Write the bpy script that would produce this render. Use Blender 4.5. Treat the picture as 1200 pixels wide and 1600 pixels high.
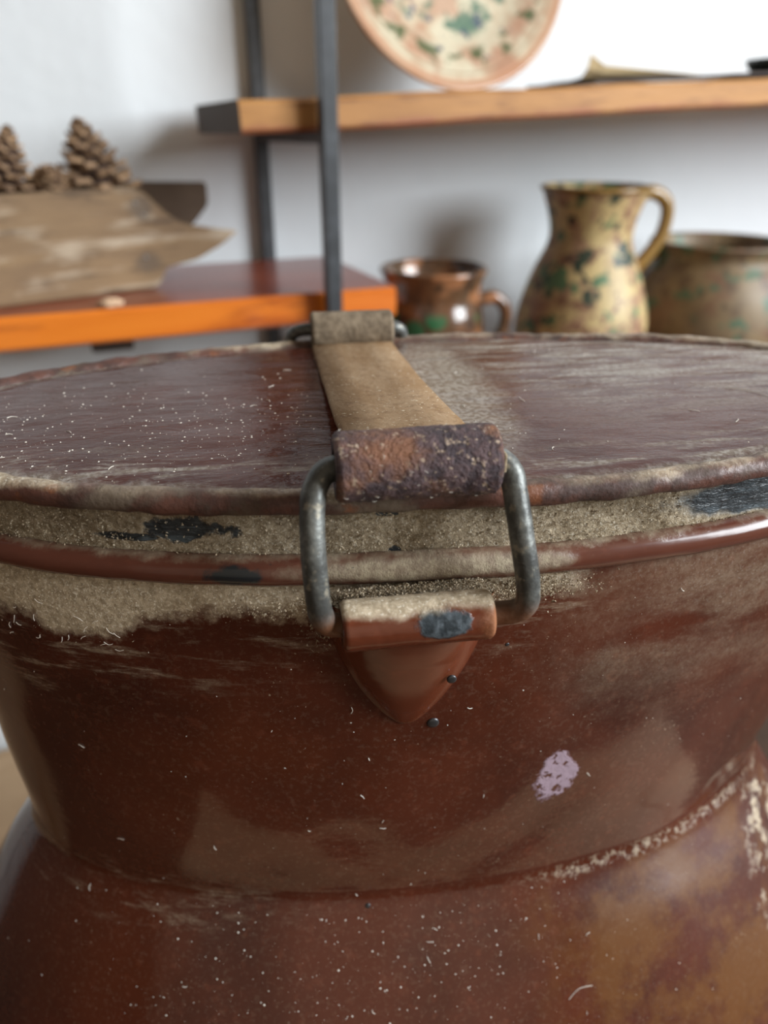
import bpy, bmesh, math, random
from mathutils import Vector, Matrix, noise as mn
random.seed(7)
for o in list(bpy.data.objects): bpy.data.objects.remove(o)
scene = bpy.context.scene
COL = scene.collection
R = math.radians

# ------------------------------------------------------------------ camera
EYE = 1.21                       # camera height above the floor
F_PX, HORIZON = 1160.0, 200.0    # focal length and horizon row in a 1200x1600 frame
PITCH = math.atan((800 - HORIZON) / F_PX)
cam_d = bpy.data.cameras.new('camera'); cam = bpy.data.objects.new('camera', cam_d); COL.objects.link(cam)
cam.location = (0, 0, EYE); cam.rotation_euler = (math.pi / 2 - PITCH, 0, 0)
cam_d.sensor_fit = 'VERTICAL'; cam_d.sensor_height = 24.0; cam_d.sensor_width = 18.0
cam_d.lens = F_PX / 1600 * 24.0; cam_d.clip_start = 0.01; cam_d.clip_end = 50
cam_d.dof.use_dof = True; cam_d.dof.focus_distance = 0.20; cam_d.dof.aperture_fstop = cam_d.lens / 3.3
scene.camera = cam

# ------------------------------------------------------------------ world, lights, exposure
w = bpy.data.worlds.new('world'); scene.world = w; w.use_nodes = True
w.node_tree.nodes['Background'].inputs['Color'].default_value = (0.80, 0.90, 1.0, 1)
w.node_tree.nodes['Background'].inputs['Strength'].default_value = 0.30
def area(name, loc, target, sx, sy, power, col):
    d = bpy.data.lights.new(name, 'AREA'); d.shape = 'RECTANGLE'; d.size = sx; d.size_y = sy
    d.energy = power; d.color = col
    o = bpy.data.objects.new(name, d); COL.objects.link(o); o.location = loc
    o.rotation_euler = (Vector(target) - Vector(loc)).to_track_quat('-Z', 'Y').to_euler()
    return o
area('window_daylight', (2.24, -0.38, 2.10), (1.24, -0.38, 2.02), 1.5, 1.45, 150, (0.90, 0.96, 1.0))
scene.view_settings.view_transform = 'Standard'; scene.view_settings.look = 'None'
scene.view_settings.exposure = 0.0; scene.view_settings.gamma = 1.0
scene.view_settings.use_curve_mapping = False

# ------------------------------------------------------------------ material helpers
def lin(h, k=1.0):
    h = h.lstrip('#'); out = []
    for i in (0, 2, 4):
        c = int(h[i:i + 2], 16) / 255
        out.append((c / 12.92 if c <= 0.04045 else ((c + 0.055) / 1.055) ** 2.4) * k)
    return (*out, 1)

class NT:
    def __init__(s, name, rough=0.5, metal=0.0, spec=0.5, coat=0.0):
        s.m = bpy.data.materials.new(name); s.m.use_nodes = True; s.t = s.m.node_tree
        s.b = s.t.nodes['Principled BSDF']
        s.b.inputs['Roughness'].default_value = rough; s.b.inputs['Metallic'].default_value = metal
        s.b.inputs['Specular IOR Level'].default_value = spec
        s.b.inputs['Coat Weight'].default_value = coat; s.b.inputs['Coat Roughness'].default_value = 0.08
        s.oc = s.t.nodes.new('ShaderNodeTexCoord').outputs['Object']
        sep = s.t.nodes.new('ShaderNodeSeparateXYZ'); s.t.links.new(s.oc, sep.inputs[0])
        s.x, s.y, s.z = sep.outputs
    def _in(s, sock, v):
        if isinstance(v, bpy.types.NodeSocket): s.t.links.new(v, sock)
        elif v is not None: sock.default_value = v
    def math(s, op, a, b=None, c=None, clamp=False):
        n = s.t.nodes.new('ShaderNodeMath'); n.operation = op; n.use_clamp = clamp
        s._in(n.inputs[0], a); s._in(n.inputs[1], b); s._in(n.inputs[2], c); return n.outputs[0]
    def scalev(s, sc, v=None, off=(0, 0, 0)):
        n = s.t.nodes.new('ShaderNodeMapping'); s._in(n.inputs['Vector'], v or s.oc)
        n.inputs['Scale'].default_value = sc; n.inputs['Location'].default_value = off; return n.outputs[0]
    def noise(s, scale, detail=4, rough=0.55, vec=None, dist=0.0):
        n = s.t.nodes.new('ShaderNodeTexNoise'); s._in(n.inputs['Vector'], vec or s.oc)
        n.inputs['Scale'].default_value = scale; n.inputs['Detail'].default_value = detail
        n.inputs['Roughness'].default_value = rough; n.inputs['Distortion'].default_value = dist
        return n.outputs['Fac']
    def voro(s, scale, vec=None, feature='F1'):
        n = s.t.nodes.new('ShaderNodeTexVoronoi'); s._in(n.inputs['Vector'], vec or s.oc)
        n.inputs['Scale'].default_value = scale; n.feature = feature; return n.outputs['Distance']
    def step(s, v, a, b):            # smooth 0..1 as v goes a -> b
        n = s.t.nodes.new('ShaderNodeMapRange'); n.interpolation_type = 'SMOOTHSTEP'
        s._in(n.inputs['Value'], v); n.inputs['From Min'].default_value = a; n.inputs['From Max'].default_value = b
        return n.outputs[0] if a < b else n.outputs[0]
    def stepd(s, v, a, b):           # 1..0 as v goes a -> b
        return s.math('SUBTRACT', 1.0, s.step(v, a, b))
    def mul(s, *a):
        r = a[0]
        for q in a[1:]: r = s.math('MULTIPLY', r, q)
        return r
    def mx(s, a, b): return s.math('MAXIMUM', a, b)
    def add(s, a, b, clamp=False): return s.math('ADD', a, b, clamp=clamp)
    def mix(s, f, a, b):
        n = s.t.nodes.new('ShaderNodeMix'); n.data_type = 'RGBA'
        s._in(n.inputs['Factor'], f); s._in(n.inputs[6], a); s._in(n.inputs[7], b); return n.outputs[2]
    def mixf(s, f, a, b):
        n = s.t.nodes.new('ShaderNodeMix'); n.data_type = 'FLOAT'
        s._in(n.inputs['Factor'], f); s._in(n.inputs[2], a); s._in(n.inputs[3], b); return n.outputs[0]
    def blob(s, c, r, wob=0.35, scale=60, soft=0.35):   # a worn patch with its own ragged outline
        v = s.t.nodes.new('ShaderNodeVectorMath'); v.operation = 'SUBTRACT'; s._in(v.inputs[0], s.oc); v.inputs[1].default_value = c
        k = s.t.nodes.new('ShaderNodeVectorMath'); k.operation = 'DIVIDE'; s._in(k.inputs[0], v.outputs[0]); k.inputs[1].default_value = r
        l = s.t.nodes.new('ShaderNodeVectorMath'); l.operation = 'LENGTH'; s._in(l.inputs[0], k.outputs[0])
        d = s.add(l.outputs['Value'], s.math('MULTIPLY', s.math('SUBTRACT', s.noise(scale, 5, 0.65), 0.5), wob * 4))
        return s.stepd(d, 1 - soft, 1 + soft)
    def col(s, v): s._in(s.b.inputs['Base Color'], v)
    def rough(s, v): s._in(s.b.inputs['Roughness'], v)
    def inp(s, k, v): s._in(s.b.inputs[k], v)
    def bump(s, h, strength=0.4, dist=0.002):
        n = s.t.nodes.new('ShaderNodeBump'); s._in(n.inputs['Height'], h)
        n.inputs['Strength'].default_value = strength; n.inputs['Distance'].default_value = dist
        s.t.links.new(n.outputs[0], s.b.inputs['Normal'])

# ------------------------------------------------------------------ mesh helpers
def mesh_obj(name, bm, mat, parent=None, smooth=True):
    me = bpy.data.meshes.new(name); bmesh.ops.recalc_face_normals(bm, faces=bm.faces)
    bm.to_mesh(me); bm.free()
    if not isinstance(mat, (list, tuple)): mat = [mat]
    for m in mat: me.materials.append(m)
    if smooth: me.shade_smooth()
    o = bpy.data.objects.new(name, me); COL.objects.link(o)
    if parent: o.parent = parent
    return o
def thing(name, loc, rz, label, cat, group=None):
    o = bpy.data.objects.new(name, None); COL.objects.link(o); o.empty_display_size = 0.02
    o.location = loc; o.rotation_euler = (0, 0, rz); o['label'] = label; o['category'] = cat
    if group: o['group'] = group
    return o
def tag(o, label, cat, group=None):
    o['label'] = label; o['category'] = cat
    if group: o['group'] = group
def add_box(bm, x0, x1, y0, y1, z0, z1, bev=0.0, seg=2):
    r = bmesh.ops.create_cube(bm, size=1)
    vs = r['verts']
    for v in vs:
        v.co = Vector((x0 + (v.co.x + .5) * (x1 - x0), y0 + (v.co.y + .5) * (y1 - y0), z0 + (v.co.z + .5) * (z1 - z0)))
    if bev:
        es = list({e for v in vs for e in v.link_edges})
        bmesh.ops.bevel(bm, geom=es, offset=bev, segments=seg, affect='EDGES', profile=0.5)
def box(x0, x1, y0, y1, z0, z1, bev=0.0, seg=2):
    bm = bmesh.new(); add_box(bm, x0, x1, y0, y1, z0, z1, bev, seg); return bm
def grid_faces(bm, rows, closed_u=True, closed_v=False):
    nv, nu = len(rows), len(rows[0])
    for i in range(nv if closed_v else nv - 1):
        for j in range(nu if closed_u else nu - 1):
            a, b = rows[i], rows[(i + 1) % nv]
            try: bm.faces.new((a[j], a[(j + 1) % nu], b[(j + 1) % nu], b[j]))
            except ValueError: pass
def tube(bm, pts, rad, n=12, closed=False, cap=True, jitter=0.0):
    pts = [Vector(p) for p in pts]; m = len(pts); rows = []
    up = None
    for i, p in enumerate(pts):
        a = pts[(i - 1) % m] if closed or i > 0 else p
        b = pts[(i + 1) % m] if closed or i < m - 1 else p
        t = (b - a).normalized()
        if up is None: up = t.orthogonal().normalized()
        up = (up - t * up.dot(t)).normalized(); s = t.cross(up)
        r = rad[i] if isinstance(rad, (list, tuple)) else rad
        row = []
        for k in range(n):
            an = 2 * math.pi * k / n
            dirv = up * math.cos(an) + s * math.sin(an)
            rr = r * (1 + jitter * mn.noise((p + dirv * r) * 400)) if jitter else r
            row.append(bm.verts.new(p + dirv * rr))
        rows.append(row)
    grid_faces(bm, rows, True, closed)
    if cap and not closed:
        bm.faces.new(rows[0][::-1]); bm.faces.new(rows[-1])
def smooth_path(pts, n=8, closed=False):
    pts = [Vector(p) for p in pts]; out = []; m = len(pts)
    for i in range(m if closed else m - 1):
        p0 = pts[(i - 1) % m] if closed or i > 0 else pts[0]
        p1 = pts[i]; p2 = pts[(i + 1) % m]
        p3 = pts[(i + 2) % m] if closed or i + 2 < m else pts[-1]
        for k in range(n):
            t = k / n
            out.append(0.5 * ((2 * p1) + (-p0 + p2) * t + (2 * p0 - 5 * p1 + 4 * p2 - p3) * t * t + (-p0 + 3 * p1 - 3 * p2 + p3) * t ** 3))
    if not closed: out.append(pts[-1])
    return out
def lathe(bm, prof, n=64, wob=0.0):
    rows = []
    for r, z in prof:
        row = []
        for k in range(n):
            a = 2 * math.pi * k / n
            q = r * (1 + wob * mn.noise(Vector((math.cos(a) * 2, math.sin(a) * 2, z * 25))))
            row.append(bm.verts.new((q * math.cos(a), q * math.sin(a), z)))
        rows.append(row)
    grid_faces(bm, rows)
    if prof[0][0] > 1e-5: bm.faces.new(rows[0][::-1])
    if prof[-1][0] > 1e-5: bm.faces.new(rows[-1])
def spline(keys, n):          # keys: list of tuples, first entry is the parameter; Catmull-Rom through all
    P = [Vector(k) if len(k) == 3 else None for k in keys]
    out = []
    for i in range(len(keys) - 1):
        k0, k1, k2, k3 = keys[max(i - 1, 0)], keys[i], keys[i + 1], keys[min(i + 2, len(keys) - 1)]
        for j in range(n):
            t = j / n
            out.append(tuple(0.5 * (2 * b + (c - a) * t + (2 * a - 5 * b + 4 * c - d) * t * t + (3 * b - a - 3 * c + d) * t ** 3)
                             for a, b, c, d in zip(k0, k1, k2, k3)))
    out.append(tuple(keys[-1])); return out

# shelf frame: l runs along the wall, d away from the camera
SY = R(22.3)
UL = Vector((math.cos(SY), math.sin(SY), 0)); UD = Vector((-math.sin(SY), math.cos(SY), 0))
def S(l, d, z): return UL * l + UD * d + Vector((0, 0, EYE + z))     # z relative to the eye

# ------------------------------------------------------------------ materials: room
def m_wall():
    t = NT('white plaster', 0.85, spec=0.2)
    n = t.noise(2.2, 4); t.col(t.mix(t.step(n, .35, .7), lin('#dfe2e4'), lin('#d5d9dc')))
    t.bump(t.add(t.noise(9, 4), t.mul(t.noise(60, 3), .25)), 0.25, 0.01); return t.m
def m_wood(name, c0, c1, c2, rough=0.5, along='x', scale=1.0, coat=0.0, bump=0.3):
    t = NT(name, rough, coat=coat)
    sc = {'x': (2.5, 22, 22), 'y': (22, 2.5, 22), 'z': (22, 22, 2.5)}[along]
    v = t.scalev(tuple(q * scale for q in sc))
    g = t.noise(1.0, 6, .6, v, 0.6); g2 = t.noise(3.6, 5, .65, v, 0.3)
    c = t.mix(t.step(g, .32, .68), c0, c1); c = t.mix(t.step(g2, .52, .72), c, c2)
    t.col(c); t.bump(g2, bump, 0.002); return t
WALL = m_wall()
FLOOR = m_wood('worn floor boards', lin('#4a3526'), lin('#553d2c'), lin('#38281d'), 0.6, 'x').m
TABLE = m_wood('tan table wood', lin('#a48868'), lin('#b09474'), lin('#917658'), 0.55, 'x').m
ORANGE_EDGE = m_wood('orange varnished edge', lin('#c85e12'), lin('#db7a24'), lin('#96420f'), 0.35, 'x', 0.8, 0.3).m
RED_TOP = m_wood('red brown varnished top', lin('#7c3320'), lin('#8d3f26'), lin('#632618'), 0.32, 'x', 0.7, 0.3).m
def m_edge2():
    t = m_wood('ochre plank edge', lin('#9c6a35'), lin('#b58148'), lin('#774822'), 0.6, 'x', 1.6)
    base = t.b.inputs['Base Color'].links[0].from_socket
    red = t.mul(t.stepd(t.add(t.z, t.mul(t.math('SUBTRACT', t.noise(16, 3), .5), .022)), 0.000, 0.008), .75)
    t.col(t.mix(red, base, lin('#8d4a34'))); return t.m
OCHRE_EDGE = m_edge2()
DARK_END = m_wood('dark plank end', lin('#564a42'), lin('#4a4038'), lin('#3d342e'), 0.8, 'z').m  # ochre board's left end: its shadow is put into the colour
def m_iron():
    t = NT('black painted iron', 0.38, 0.0); n = t.noise(80, 4)
    t.col(t.mix(t.step(n, .4, .75), lin('#36383b'), lin('#46494d'))); t.bump(n, .2, .001); return t.m
IRON = m_iron()

# ------------------------------------------------------------------ structure
wall = mesh_obj('wall_back', box(-2.6, 3.4, 0.0, 0.08, 0.0, 3.0), WALL, smooth=False)
wall.location = UD * 0.885; wall.rotation_euler = (0, 0, SY); wall['kind'] = 'structure'
floor = mesh_obj('floor', box(-3.5, 4.2, -3.0, 3.4, -0.06, 0.0), FLOOR, smooth=False); floor['kind'] = 'structure'
# the rest of the room behind and beside the camera, with the window that lights it
def struct(name, bm, mat=WALL):
    o = mesh_obj(name, bm, mat, smooth=False); o['kind'] = 'structure'; return o
CREAM = NT('cream plaster', .85, spec=.2); CREAM.col(CREAM.mix(CREAM.step(CREAM.noise(2, 4), .35, .7), lin('#cdbfab'), lin('#c2b39e'))); CREAM = CREAM.m
PANEL = m_wood('dark wood panelling', lin('#4a3a2e'), lin('#544236'), lin('#3a2d24'), .6, 'z').m
CEIL = m_wood('brown ceiling boards', lin('#7d6a58'), lin('#87745f'), lin('#6a5848'), .7, 'x').m
struct('ceiling', box(-3.0, 2.6, -2.7, 2.6, 3.0, 3.06), CEIL)
struct('wall_left', box(-1.88, -1.80, -2.6, 1.4, 0, 3.0), PANEL)
struct('wall_front', box(-1.8, 2.3, -2.68, -2.60, 0, 3.0), CREAM)
bm = bmesh.new()
for a in ((-2.6, -1.18, 0, 3.0), (.42, 2.4, 0, 3.0), (-1.18, .42, 0, 1.30), (-1.18, .42, 2.90, 3.0)):
    add_box(bm, 2.30, 2.40, *a)
struct('wall_right', bm)
WHITE = NT('white window paint', .4); WHITE.col(lin('#e4e6e6')); WHITE = WHITE.m
win = bpy.data.objects.new('window_1', None); COL.objects.link(win); win['kind'] = 'structure'
for a in ((-1.18, -1.13, 1.30, 2.90), (.37, .42, 1.30, 2.90), (-1.13, .37, 1.30, 1.35), (-1.13, .37, 2.85, 2.90), (-.405, -.355, 1.35, 2.85)):
    mesh_obj('window_frame', box(2.31, 2.37, *a), WHITE, win, smooth=False)

# ------------------------------------------------------------------ the enamel can
CY = R(8.5)
CL = Vector((math.cos(CY), math.sin(CY), 0)); CD = Vector((-math.sin(CY), math.cos(CY), 0))
TABLE_Z = EYE - 0.46
can_loc = CL * 0.055 + CD * 0.2325 + Vector((0, 0, TABLE_Z))
def Z(h): return 0.46 - h         # h = depth below the camera's eye level

# profile rows: h, half length A, half depth B, centre shift along the length
PROF = [(.080, .166, .0690, .000), (.092, .167, .0695, .000), (.099, .1690, .0710, .000), (.1045, .1710, .0724, .000),
        (.112, .1712, .0735, -.001), (.130, .1680, .0735, -.002), (.150, .1645, .0722, -.0035), (.175, .1605, .0706, -.005), (.200, .1570, .0690, -.007),
        (.220, .1540, .0676, -.0082), (.230, .1532, .0671, -.0085), (.2360, .1535, .0672, -.0085), (.2405, .1560, .0692, -.0085),
        (.2480, .1605, .0750, -.0092), (.2600, .1685, .0840, -.0095), (.2800, .1810, .0965, -.0095), (.3100, .2000, .1120, -.009),
        (.3500, .2180, .1250, -.006), (.4000, .2260, .1290, -.003), (.4400, .2230, .1265, -.003), (.4560, .2170, .1210, -.003), (.4600, .2080, .1130, -.003)]
ROWS = spline(PROF, 5)
def prof_at(h):
    for i in range(len(ROWS) - 1):
        if ROWS[i][0] <= h <= ROWS[i + 1][0]:
            t = (h - ROWS[i][0]) / max(1e-9, ROWS[i + 1][0] - ROWS[i][0])
            return tuple(a + (b - a) * t for a, b in zip(ROWS[i], ROWS[i + 1]))
    return ROWS[-1]
def dent(p):
    return 0.0011 * mn.noise(p * 16 + Vector((3, 1, 7))) + 0.0005 * mn.noise(p * 45)
def body_pt(th, h):
    _, A, B, c = prof_at(h)
    p = Vector((c + A * math.cos(th), B * math.sin(th), Z(h)))
    nrm = Vector((math.cos(th) / A, math.sin(th) / B, 0)).normalized()
    k = min(1, max(0, (h - .104) / .02))
    return p + nrm * dent(p) * k
def body_nrm(th, h):
    e = 1e-3
    a = body_pt(th + e, h) - body_pt(th - e, h); b = body_pt(th, h + e) - body_pt(th, h - e)
    n = a.cross(b).normalized()
    if n.dot(Vector((math.cos(th), math.sin(th), 0))) < 0: n = -n
    return n
def th_at_x(x, h):                # front side angle for a local x
    _, A, B, c = prof_at(h); return -math.acos(max(-1, min(1, (x - c) / A)))

# --- materials of the can
ENAMEL = '#5e2c1e'
def enamel(t, wear=True):
    n1 = t.noise(18, 5, .6); n2 = t.noise(220, 3, .6); n3 = t.noise(7, 3)
    c = t.mix(t.step(n1, .35, .7), lin('#512618'), lin('#3d1b11'))
    c = t.mix(t.mul(t.step(n3, .5, .7), .6), c, lin('#572a16'))
    c = t.mix(t.mul(t.step(n2, .55, .75), .35), c, lin('#6a3a29'))
    return c
DUST = lin('#c8b79d'); DUST2 = lin('#9d8c73'); DUSTL = lin('#ece3d1')
def dustcol(t):
    c = t.mix(t.step(t.noise(500, 4, .7), .35, .65), DUST2, DUST)
    return t.mix(t.mul(t.step(t.noise(1400, 2), .55, .7), .7), c, DUSTL)
def m_body():
    t = NT('brown enamel', 0.16, spec=0.5)
    base = enamel(t)
    # golden mottled tone on the right hand shoulder
    gold = t.mul(t.step(t.add(t.x, t.mul(t.math('SUBTRACT', t.noise(30, 4), .5), .10)), .015, .06), t.stepd(t.z, Z(.246), Z(.235)))
    base = t.mix(t.mul(gold, t.step(t.noise(34, 8, .65), .42, .60), .8), base, lin('#66411f'))
    # dry dust layer: thick under the bead, thickest on the left, and streaks in the crease
    ragged = t.mul(t.math('SUBTRACT', t.noise(55, 6, .65), .5), .030)
    zz = t.add(t.z, ragged)
    leftw = t.add(t.mul(t.stepd(t.x, -.13, -.04), .011), 0)
    top = t.mul(t.step(t.add(zz, leftw), Z(.1150), Z(.1085)), t.stepd(t.add(t.x, t.mul(ragged, 1.5)), .01, .035))
    streak = t.noise(1, 5, .7, t.scalev((40, 40, 240)))
    film_glare = t.mul(t.step(t.add(t.z, t.add(ragged, t.mul(t.stepd(t.x, -.14, -.03), .02))), Z(.140), Z(.108)), t.step(streak, .5, .7), t.stepd(t.x, .0, .05), .5)
    crease = t.mul(t.blob((-.115, -.03, Z(.239)), (.06, .08, .010), .3, 50, .5), t.step(t.noise(1, 5, .7, t.scalev((60, 60, 300))), .48, .72), .25)
    creaser = t.mul(t.blob((.075, -.05, Z(.238)), (.055, .06, .0024), .3, 60, .5), t.step(t.noise(420, 5, .7), .46, .62), .5)
    white = t.mul(t.blob((.135, -.07, Z(.268)), (.012, .06, .034), .5, 45, .4), t.step(t.noise(120, 5, .7), .50, .62), .8)
    haze = t.mul(t.step(t.add(t.x, t.mul(ragged, 2)), .0, .06), t.step(t.add(t.z, ragged), Z(.185), Z(.115)), t.step(t.noise(1, 6, .65, t.scalev((22, 22, 60))), .30, .65), .24)  # window haze plus thin dust, painted on the upper right side
    d = t.mx(t.mx(t.mx(top, film_glare), haze), t.mx(crease, t.mx(creaser, white)))
    # chipped lilac grey patch
    th = th_at_x(0.026, .186); pc = body_pt(th, .186)
    chip = t.mul(t.blob(tuple(pc), (.0074, .02, .0122), .34, 110, .10), t.step(t.noise(260, 4, .6), .38, .48))
    # smoky rubbed band running up to the right
    c = t.mix(chip, base, lin('#9c8794'))
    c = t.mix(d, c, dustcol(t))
    fine = t.mx(t.mul(t.step(t.noise(900, 2), .68, .73), t.step(t.noise(30, 3), .45, .65), .35), t.mul(t.step(t.noise(600, 4, .7), .50, .70), .05))
    c = t.mix(fine, c, DUST)
    t.col(c)
    r = t.mixf(t.step(t.noise(12, 4), .45, .75), .07, .18)
    r = t.mixf(t.mul(gold, .9), r, .36); r = t.mixf(t.mx(d, chip), r, .95); t.rough(r)
    h = t.add(t.mul(t.noise(260, 3), .12), t.add(t.mul(d, t.noise(700, 4, .8), 1.2), t.mul(chip, t.noise(300, 3), .8)))
    t.bump(h, .35, .0012); return t.m
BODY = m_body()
def m_lid():
    t = NT('brown enamel lid', 0.22, spec=0.15)
    base = enamel(t)
    base = t.mix(.35, base, lin('#48271f'))
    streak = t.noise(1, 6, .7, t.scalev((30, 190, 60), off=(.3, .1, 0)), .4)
    # ellipse radius 0..1
    rr = t.math('SQRT', t.add(t.math('POWER', t.math('DIVIDE', t.x, .1735), 2.0), t.math('POWER', t.math('DIVIDE', t.y, .0737), 2.0)))
    rag = t.mul(t.math('SUBTRACT', t.noise(60, 5, .65), .5), .22)
    edge = t.step(t.add(rr, rag), .90, .985)
    smear = t.mul(t.step(streak, .47, .62), t.step(t.add(rr, rag), .62, .86), t.stepd(t.y, -.052, -.018), .70)
    strapd = t.mul(t.blob((.003, .010, Z(.077)), (.014, .058, .02), .30, 70, .5), .65)
    film_glare = t.mul(t.step(streak, .40, .62), t.step(t.add(t.x, t.mul(t.y, .25)), .005, .05), t.step(t.y, -.055, .03), .80)  # grey smears plus the bright wall's reflection, painted as pale streaks
    d = t.mx(t.mx(t.mul(edge, .9), smear), t.mx(strapd, film_glare))
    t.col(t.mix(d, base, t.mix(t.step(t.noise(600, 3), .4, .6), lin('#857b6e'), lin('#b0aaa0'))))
    r = t.mixf(t.step(streak, .42, .66), .12, .30); t.rough(t.mixf(t.mx(edge, t.mul(smear, .7)), r, .9))
    t.bump(t.add(t.mul(t.noise(1, 4, .6, t.scalev((70, 180, 70))), .6), t.mul(edge, t.noise(600, 4, .8))), .5, .0016); return t.m
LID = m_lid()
def m_rim():
    t = NT('rusty brown rim', 0.55)
    n = t.noise(70, 6, .7); c = t.mix(t.step(n, .4, .62), lin('#5b3a30'), lin('#3a2620'))
    c = t.mix(t.mul(t.step(t.noise(35, 5), .52, .66), .8), c, lin('#6f6152'))
    c = t.mix(t.mul(t.step(t.noise(110, 4), .6, .7), .7), c, lin('#7d4a2c'))
    c = t.mix(t.mul(t.step(t.noise(23, 5, .6), .60, .66), .8), c, lin('#25282c'))
    top = t.mul(t.step(t.add(t.z, t.mul(t.math('SUBTRACT', t.noise(90, 5), .5), .006)), Z(.0792), Z(.0768)), t.step(t.noise(14, 4), .42, .6), .8)
    c = t.mix(top, c, dustcol(t)); t.col(c)
    t.rough(t.mixf(t.step(n, .35, .65), .38, .8)); t.bump(t.add(n, t.mul(t.noise(500, 4), .5)), .6, .001); return t.m
RIM = m_rim()
def m_band():
    t = NT('dust caked seal', 1.0, spec=0.1)
    c = dustcol(t)
    c = t.mix(t.mul(t.step(t.noise(40, 5), .5, .68), .55), c, lin('#6e5c44'))
    def frontblob(x, h, rx, rh, wob=.35, sc=90):
        return t.blob((x, -.0735 * math.sqrt(max(0, 1 - (x / .17) ** 2)), Z(h)), (rx, .03, rh), wob, sc, .12)
    blk = t.mx(frontblob(-.0800, .0895, .0125, .0034, .6, 120), frontblob(-.096, .0925, .008, .0012))
    blk = t.mx(blk, t.mx(frontblob(.105, .0895, .065, .0075, .16, 60), frontblob(-.028, .0960, .0016, .0012)))
    blk = t.mx(blk, frontblob(-.030, .0852, .003, .0008))
    crack = t.stepd(t.voro(1, t.scalev((210, 210, 260)), 'DISTANCE_TO_EDGE'), .02, .07)
    bc = t.mix(t.mul(t.step(t.noise(1, 5, .7, t.scalev((60, 60, 500))), .5, .62), .5), lin('#2a2f33'), lin('#5a666d'))
    bc = t.mix(t.mul(crack, t.step(t.noise(60, 3), .5, .6)), bc, lin('#101214'))
    t.col(t.mix(blk, c, bc)); t.rough(t.mixf(blk, 1.0, .38))
    t.inp('Specular IOR Level', t.mixf(blk, .1, .5))
    t.bump(t.add(t.mul(t.noise(650, 5, .8), t.stepd(blk, 0, 1), 1.0), t.mul(blk, t.noise(1, 4, .7, t.scalev((120, 120, 420))), .5)), 1.0, .0016); return t.m
BAND = m_band()
def m_bead():
    t = NT('brown enamel bead', 0.2)
    base = t.mix(.3, enamel(t), lin('#7d5143'))
    rag = t.mul(t.math('SUBTRACT', t.noise(80, 5, .65), .5), .006)
    top = t.mul(t.step(t.add(t.z, rag), Z(.0974), Z(.0950)), .8)
    mid = t.mul(t.blob((-.020, -.074, Z(.0992)), (.035, .02, .0030), .35, 70, .4), .9)
    chip = t.mx(t.blob((-.0685, -.068, Z(.1003)), (.0065, .02, .0028), .5, 160, .25), t.mul(t.step(t.noise(190, 2), .74, .77), .8))
    d = t.mx(top, mid)
    c = t.mix(d, base, t.mix(t.step(t.noise(400, 4), .4, .6), lin('#8b7c68'), lin('#a4977f')))
    c = t.mix(chip, c, lin('#25292c')); t.col(c)
    t.rough(t.mixf(d, .2, .9)); t.bump(t.add(t.mul(d, t.noise(600, 4, .8)), t.mul(t.noise(60, 3), .3)), .5, .001); return t.m
BEAD = m_bead()
def m_rust():
    t = NT('pitted rusty iron', 0.6, 0.15)
    n = t.noise(260, 6, .75); n2 = t.noise(45, 5, .6)
    c = t.mix(t.step(n, .4, .62), lin('#33242a'), lin('#5b4546'))
    c = t.mix(t.mul(t.step(n2, .53, .68), .85), c, lin('#8a5a38'))
    c = t.mix(t.mul(t.blob((-.032, -.083, Z(.0635)), (.007, .01, .004), .7, 260, .7), .6), c, lin('#96613c'))
    c = t.mix(t.mul(t.step(t.noise(620, 3), .58, .68), .85), c, lin('#b09a84'))
    t.col(c); t.rough(t.mixf(n, .35, .8)); t.bump(t.add(n, t.mul(t.noise(700, 3), .6)), 1.0, .0016); return t.m
RUST = m_rust()
def m_strap():
    t = NT('dusty tan iron strap', 0.85, 0.0, 0.2)
    n = t.noise(1, 6, .65, t.scalev((160, 40, 60))); n2 = t.noise(300, 5, .7)
    c = t.mix(t.step(n, .35, .65), lin('#84684a'), lin('#977e62')); c = t.mix(t.mul(t.step(n2, .5, .65), .5), c, lin('#6d5139'))
    c = t.mix(t.mul(t.step(t.noise(900, 2), .66, .7), .8), c, lin('#cbbfa8'))
    t.col(c); t.bump(n2, .4, .001); return t.m
STRAP = m_strap()
def m_wire():
    t = NT('dull grey iron wire', 0.36, 0.75)
    n = t.noise(120, 5, .7); c = t.mix(t.step(n, .4, .7), lin('#4f504e'), lin('#7e807c'))
    c = t.mix(t.mul(t.step(t.noise(300, 4), .58, .68), .7), c, lin('#9b9484'))
    low = t.mul(t.stepd(t.add(t.z, t.mul(t.math('SUBTRACT', t.noise(60, 3), .5), .008)), Z(.1065), Z(.1000)), .85)
    c = t.mix(low, c, lin('#6e4326')); t.col(c)
    t.inp('Metallic', t.mixf(low, .5, .05)); t.rough(t.mixf(n, .3, .55)); t.bump(t.noise(500, 4), .3, .0008); return t.m
WIRE = m_wire()
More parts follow.
